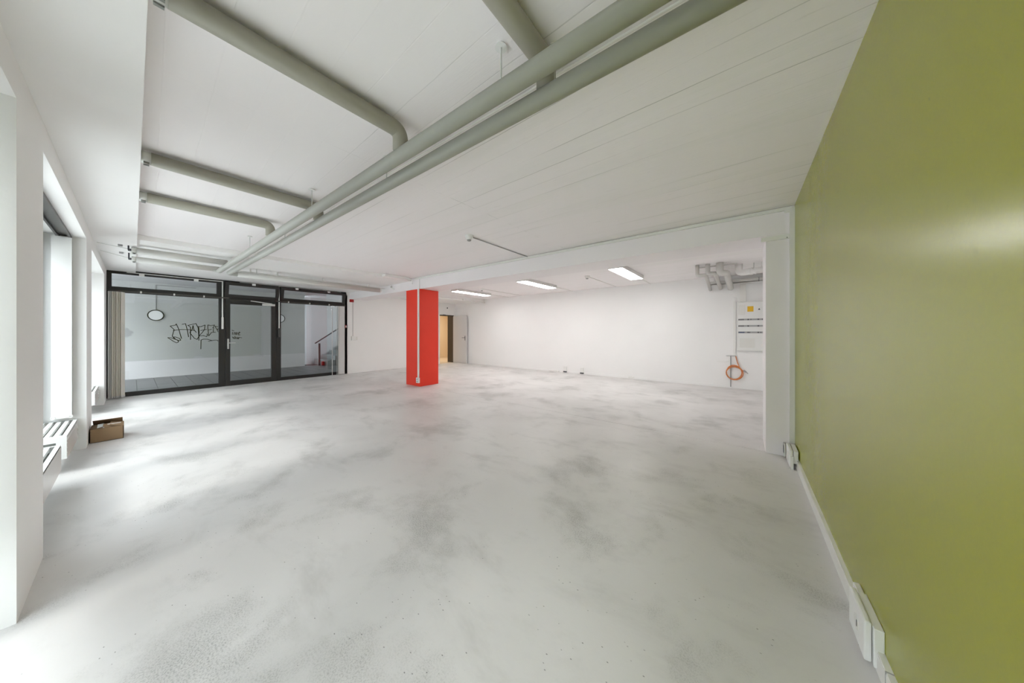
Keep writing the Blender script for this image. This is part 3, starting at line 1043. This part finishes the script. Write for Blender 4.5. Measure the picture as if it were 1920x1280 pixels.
# white tray and drain pipes at the ceiling above the board
r = thing('cable_tray', (0.1, 8.5, 2.47), 'pale cable tray along the rear wall above the fuse board', 'cable tray')
bm = BM()
box(bm, -0.62, XG, 8.44, 8.57, 2.425, 2.435)
box(bm, -0.62, XG, 8.44, 8.445, 2.425, 2.50)
obj('tray', bm, M['pipe_wrap'], r)
obj('tray_joint', bx(0.28, 0.29, 8.43, 8.45, 2.42, 2.505), M['darkgrey'], r)
r = thing('drain_pipe', (0.1, 7.2, 2.45), 'thick white drain pipe with elbows below the rear ceiling beside the pier', 'pipe')
obj('pipe_run', sweep(BM(), fillet([(-0.055, 7.2, H), (-0.055, 7.2, 2.44), (XG, 7.2, 2.475)], 0.07), 0.060, 20), M['pipe_white'], r, True)
obj('pipe_collar', sweep(BM(), [(0.11, 7.2, 2.452), (0.15, 7.2, 2.456)], 0.068, 20), M['pipe_white'], r, True)
obj('pipe_collar', sweep(BM(), [(0.18, 7.2, 2.457), (0.20, 7.2, 2.459)], 0.068, 20), M['pipe_white'], r, True)
obj('riser', sweep(BM(), [(0.33, 7.2, 2.47), (0.33, 7.2, H)], 0.05, 20), M['pipe_white'], r, True)
obj('hanger_rod', cyl(BM(), (0.17, 7.2, 2.5), (0.17, 7.2, H), 0.006, 8), M['clip'], r)

labs = ('left thin grey service pipe of the bent trio below the rear ceiling',
        'middle grey service pipe of the bent trio below the rear ceiling',
        'right thick grey service pipe of the bent trio below the rear ceiling')
for (x, x2, xe, y, zc, ra_), lab in zip(((-0.697, -0.56, -0.61, 6.8, 2.405, 0.033), (-0.526, -0.41, -0.41, 6.8, 2.42, 0.040), (-0.335, -0.235, -0.216, 6.8, 2.41, 0.058)), labs):
    r = thing('service_pipe', (x, y, zc), lab, 'pipe', 'bent service pipes under the rear ceiling')
    obj('pipe_run', sweep(BM(), fillet([(x, y, H - 0.004), (x, y, zc), (x2, y + 0.03, zc), (xe, YR, zc - 0.08)], ra_ * 1.15), ra_, 18), M['pipe_wrap'], r, True)
r = thing('support_rail', (-0.4, 7.02, 2.58), 'thin metal rail behind the tops of the bent service pipes', 'rail')
obj('rail', bx(-0.74, -0.08, 6.91, 6.93, 2.565, 2.59), M['pipe_wrap'], r)

# floor sockets on rear wall
def wall_socket(x, label):
    r = thing('wall_socket', (x, YR, 0.02), label, 'socket')
    obj('body', bx(x - 0.05, x + 0.05, YR - 0.05, YR, 0.05, 0.20, bev=0.005), M['plastic'], r)
    obj('base', bx(x - 0.055, x + 0.055, YR - 0.052, YR, 0.012, 0.05), M['darkgrey'], r)
    return r


wall_socket(-4.50, 'small white socket with dark base on the rear wall, left of the pair')
wall_socket(-3.92, 'small white socket with dark base on the rear wall, right of the pair')
r = thing('duct_piece', (-4.9, YR - 0.03, 0), 'short bright white duct piece lying along the rear skirting', 'duct')
obj('duct_piece_body', bx(-5.10, -4.72, YR - 0.06, YR - 0.015, 0, 0.04), M['pipe_white'], r)
r = thing('duct_piece', (-2.45, YR - 0.03, 0), 'small white junction on the rear skirting right of the sockets', 'duct')
obj('duct_piece_body', bx(-2.52, -2.38, YR - 0.05, YR - 0.013, 0, 0.06), M['pipe_white'], r)
r = thing('ceiling_pipe', (-8.05, 6.5, 2.5), 'thin white pipe along the lowered rear soffit left of the lamps', 'pipe')
obj('pipe_run', sweep(BM(), [(-8.07, 4.76, 2.47), (-8.07, YR, 2.47)], 0.02, 12), M['pipe_white'], r, True)
obj('bracket', bx(-8.10, -8.03, 7.4, 7.44, 2.45, 2.51), M['duct'], r)

# corridor door
r = thing('door_2', (-9.85, 8.1, 0), kind='structure')
bm = BM()
box(bm, -9.97, -9.81, 7.70, 7.735, 0, 2.02)
box(bm, -9.97, -9.81, 8.465, 8.50, 0, 2.02)
box(bm, -9.97, -9.81, 7.735, 8.465, 1.985, 2.02)
obj('door_frame', bm, M['dframe'], r)
lf = obj('door_leaf', bx(-9.80, -8.98, 8.455, 8.495, 0.01, 1.99, bev=0.002), M['door'], r)
bm = BM()
box(bm, -9.075, -9.045, 8.447, 8.455, 0.96, 1.15, 0.003)
cyl(bm, (-9.06, 8.45, 1.07), (-9.06, 8.40, 1.07), 0.01, 10)
cyl(bm, (-9.06, 8.405, 1.07), (-9.20, 8.405, 1.07), 0.009, 10)
obj('door_handle', bm, M['darkgrey'], lf)
obj('door_hook', bx(-9.815, -9.79, 7.92, 8.05, 2.0, 2.03), M['darkgrey'], r)
# corridor behind the door
bm = BM()
box(bm, -12.4, -12.2, 6.9, 10.9, 0, 2.4)
box(bm, -12.2, -9.97, 6.9, 7.0, 0, 2.4)
box(bm, -12.2, -9.97, 10.8, 10.9, 0, 2.4)
box(bm, -9.97, -9.87, 8.60, 10.9, 0, 2.4)
struct('wall_corridor', bm, M['beige'])
struct('wall_corridor_side', bx(-10.18, -9.97, 8.47, 8.60, 0, 2.4), M['dframe'])
struct('floor_corridor', bx(-12.4, -9.82, 6.9, 10.9, -0.1, -0.001), mat('corridor_floor_beige', (0.60, 0.52, 0.42, 1), 0.4))
struct('ceiling_corridor', bx(-12.4, -9.97, 6.9, 10.9, 2.4, 2.5), M['beige'])
cl = bpy.data.lights.new('corridor_lamp', 'AREA')
cl.shape = 'RECTANGLE'; cl.size, cl.size_y = 0.3, 1.0; cl.energy = 22; cl.color = (1, 0.88, 0.70)
o = bpy.data.objects.new('corridor_lamp', cl); COL.objects.link(o); o.location = (-11.2, 8.6, 2.38)
# small things on the wall over the door
r = thing('wall_hook', (-9.8, 8.05, 2.3), 'tiny dark hook on the white wall above the corridor door', 'hook')
obj('hook', bx(-9.82, -9.79, 8.13, 8.16, 2.29, 2.34), M['darkgrey'], r)

# ------------------------------------------------------------------ red alarm gear on the front wall
XW = XS + 0.05
r = thing('alarm_sounder', (XW, 4.24, 2.29), 'red fire alarm sounder at the top of the white wall', 'alarm')
obj('sounder_base', bx(XW, XW + 0.03, 4.185, 4.31, 2.245, 2.335, bev=0.01), M['alarm'], r)
obj('sounder_horn', cyl(BM(), (XW + 0.03, 4.25, 2.29), (XW + 0.07, 4.25, 2.29), 0.038, 20, 0.03), M['alarm'], r)
r = thing('wall_switch', (XW, 4.32, 1.1), 'white wall switch box fed by a thin cable from the alarm', 'switch')
obj('switch_box', bx(XW, XW + 0.04, 4.235, 4.37, 1.04, 1.17, bev=0.006), M['plastic'], r)
obj('side_box', bx(XW, XW + 0.02, 4.375, 4.43, 1.05, 1.16, bev=0.004), M['duct'], r)
obj('cable', sweep(BM(), [(XW + 0.008, 4.285, 1.17), (XW + 0.008, 4.285, 2.245)], 0.006, 8), M['grey'], r)
r = thing('fire_call_point', (XS, 4.10, 1.47), 'small red call point on the black jamb beside the white blind', 'alarm')
obj('body', bx(XS + 0.002, XS + 0.05, 4.055, 4.135, 1.43, 1.52, bev=0.004), M['alarm'], r)
obj('push_face', bx(XS + 0.05, XS + 0.054, 4.068, 4.105, 1.45, 1.50), M['tape'], r)
struct('wall_front_reveal', bx(XS - 0.07, XS + 0.05, 4.10, 4.12, 0, 2.45), M['white'])

# ------------------------------------------------------------------ covered passage outside the shop front
XP = -13.40
struct('wall_passage', bx(XP - 0.2, XP, -6.0, 4.10, -0.1, 2.9), M['passage'])
struct('wall_passage_rear', bx(-14.4, -14.15, 4.10, 9.0, -0.1, 4.5), M['passage2'])
struct('ceiling_passage', bx(-14.4, XS - 0.10, -1.4, 6.6, 2.72, 2.9), M['passage2'])  # lengthened over the stair to keep skylight off the rear wall
gr = struct('floor_passage', bx(-14.4, XS - 0.07, -1.6, 9.0, -0.10, -0.030), M['grout'])
tw, td = 0.305, 0.60
mes = None
first = bx(0.004, td - 0.004, 0.004, tw - 0.004, -0.030, -0.012)
t0 = obj('paving_tile', first, M['tile'], gr)
t0.location = (-13.40, 0.055 - 5 * tw, 0)
cnt = 1
for i in range(6):
    for j in range(-5, 16):
        if i == 0 and j == -5:
            continue
        t = t0.copy()
        COL.objects.link(t)
        t.location = (-13.40 + i * td - (0.0 if j < 14 else 0), 0.055 + j * tw, random.uniform(-0.001, 0.001))
        cnt += 1

# round lamps
def round_lamp(y, z, rr, label, cy=None):
    r = thing('round_wall_lamp', (XP, y, z), label, 'lamp')
    obj('rim', sweep(BM(), [(XP + 0.03, y + rr * math.cos(a * PI / 16), z + rr * math.sin(a * PI / 16)) for a in range(32)], 0.012, 8, closed=True), M['rubber'], r, True)
    obj('face', cyl(BM(), (XP, y, z), (XP + 0.03, y, z), rr, 32), M['lamp_face'], r)
    pts = [(XP + 0.012, y, z + rr), (XP + 0.012, y, 2.665)]
    if cy:
        pts.append((XP + 0.012, cy, 2.665))
    obj('conduit', sweep(BM(), fillet(pts, 0.02), 0.012, 8), M['grey'], r)
    return r


round_lamp(0.403, 1.787, 0.148, 'round black-rimmed passage lamp left of the graffiti', 1.2)
round_lamp(3.31, 1.80, 0.145, 'round black-rimmed passage lamp behind the mullion right of the door')

# graffiti strokes, felt pen on the passage wall (offsets in the wall plane: y across, z up)
def wy(u):  # column of the sketch -> metres along the wall
    return 0.625 + (u - 190) * (2.26 - 0.625) / (1605 - 190)
def wz(u, v):
    k = 1.0 + (u - 190) / 1415 * 0.40
    return 1.30 + (445 - v) * 0.00135 * k / 1.0 + (u - 190) * (-0.00003)


def graffiti(strokes, label, w=0.017):
    r = thing('graffiti_tag', (XP, wy(strokes[0][0][0]), 1.3), label, 'graffiti')
    for s in strokes:
        bm = BM()
        P = [Vector((0, wy(u), wz(u, v))) for u, v in s]
        for a, b in zip(P, P[1:]):
            dd = (b - a)
            if dd.length < 1e-4: continue
            n = Vector((0, -dd.z, dd.y)).normalized() * w / 2
            e = dd.normalized() * w * 0.3
            q = [a - e - n, a - e + n, b + e + n, b + e - n]
            f0 = [bm.verts.new((XP + 0.001, p.y, p.z)) for p in q]
            f1 = [bm.verts.new((XP + 0.003, p.y, p.z)) for p in q]
            bm.faces.new(f1)
            for i in range(4):
                bm.faces.new((f0[i], f0[(i + 1) % 4], f1[(i + 1) % 4], f1[i]))
        obj('pen_stroke', bm, M['marker'], r)
    return r


tag1 = [
    [(235, 312), (325, 292), (338, 265), (380, 375), (430, 575)],
    [(235, 312), (300, 385), (305, 408)],
    [(285, 405), (420, 385), (580, 388)],
    [(295, 410), (270, 530), (310, 590)],
    [(440, 275), (500, 262), (530, 385), (555, 535)],
    [(540, 300), (600, 282), (690, 262), (730, 350), (742, 520), (712, 580), (660, 560), (600, 480), (580, 460)],
    [(540, 295), (590, 335), (590, 590)],
    [(635, 300), (620, 380), (580, 435), (590, 470)],
    [(635, 300), (650, 385), (695, 440)],
    [(590, 400), (655, 400)],
    [(728, 320), (780, 325), (860, 292), (850, 380), (800, 450), (742, 512), (830, 500), (890, 520), (905, 490), (898, 465)],
    [(740, 330), (748, 430), (742, 600)],
    [(775, 400), (890, 378)],
    [(915, 290), (912, 340), (930, 505), (985, 435), (1065, 430)],
    [(915, 290), (970, 305), (1045, 292), (1010, 350), (1035, 355)],
    [(925, 390), (985, 375)],
    [(1020, 370), (1020, 425)],
    [(1050, 315), (1110, 325), (1175, 318), (1095, 378), (1210, 400)],
    [(1055, 320), (1090, 375), (1118, 425)],
    [(1130, 300), (1125, 262), (1210, 262), (1230, 330)],
    [(195, 565), (250, 565), (345, 605), (375, 625), (372, 655), (340, 668), (290, 640), (235, 595), (195, 565)],
    [(285, 545), (330, 548), (400, 575), (415, 610), (385, 620), (330, 595), (285, 545)],
    [(785, 590), (830, 572), (900, 570), (995, 592), (1060, 580), (1110, 585), (1118, 605)],
    [(785, 590), (780, 770)],
    [(925, 608), (1000, 592)],
]
tag2 = [
    [(1400, 390), (1440, 400)],
    [(1415, 425), (1410, 470)],
    [(1440, 470), (1452, 430), (1475, 435), (1470, 470)],
    [(1490, 470), (1495, 430), (1515, 432), (1508, 470)],
    [(1535, 455), (1575, 430), (1560, 420), (1540, 440), (1545, 475), (1575, 470)],
    [(1410, 510), (1430, 540), (1440, 515)],
    [(1450, 545), (1470, 515), (1460, 500)],
    [(1455, 540), (1480, 540), (1485, 515)],
    [(1500, 545), (1515, 515), (1525, 545), (1550, 515), (1545, 545)],
    [(1550, 520), (1612, 523)],
]
graffiti(tag1, 'large black HAZER graffiti tag on the passage wall left of the glass door')
graffiti(tag2, 'small black handwritten scrawl seen through the glass door', 0.017)

# stair and handrail
r = thing('outdoor_stair', (-13.3, 4.8, 0), 'grey stone steps rising beyond the right shop window', 'stairs')
for i in range(9):
    y0 = 4.66 + 0.28 * i
    obj('step', bx(-14.1, -12.75, y0, y0 + 0.30, -0.03, 0.19 + 0.17 * i), M['stair'], r)
r = thing('handrail', (-13.45, 4.6, 0), 'dark sloping handrail on a flat post beside the steps', 'handrail')
bm = BM()
box(bm, -13.16, -13.13, 4.475, 4.545, -0.03, 0.86)
obj('post', bm, M['rail_metal'], r)
obj('rail', sweep(BM(), [(-13.14, 4.36, 0.86), (-13.14, 5.9, 1.93)], 0.022, 10), M['rail_metal'], r)
r = thing('red_block', (-13.1, 4.62, 0), 'small red object at the foot of the steps', 'block')
obj('body', bx(-13.1, -12.98, 4.56, 4.64, -0.01, 0.15, bev=0.01), M['alarm'], r)

# ------------------------------------------------------------------ outdoors
struct('ground_outside', bx(-40, 20, -30, -0.75, -0.25, -0.15), M['asphalt'])
struct('wall_exterior', bx(-20, -17.5, -9, -1.7, -0.2, 6.5), M['facade'])  # invented dark block, added so the window slit looks and reflects dark
struct('wall_street', bx(-26, 14, -11, -10, -0.2, 8.5), M['facade_pale'])  # unseen pale slab, added to limit skylight reaching the deep floor
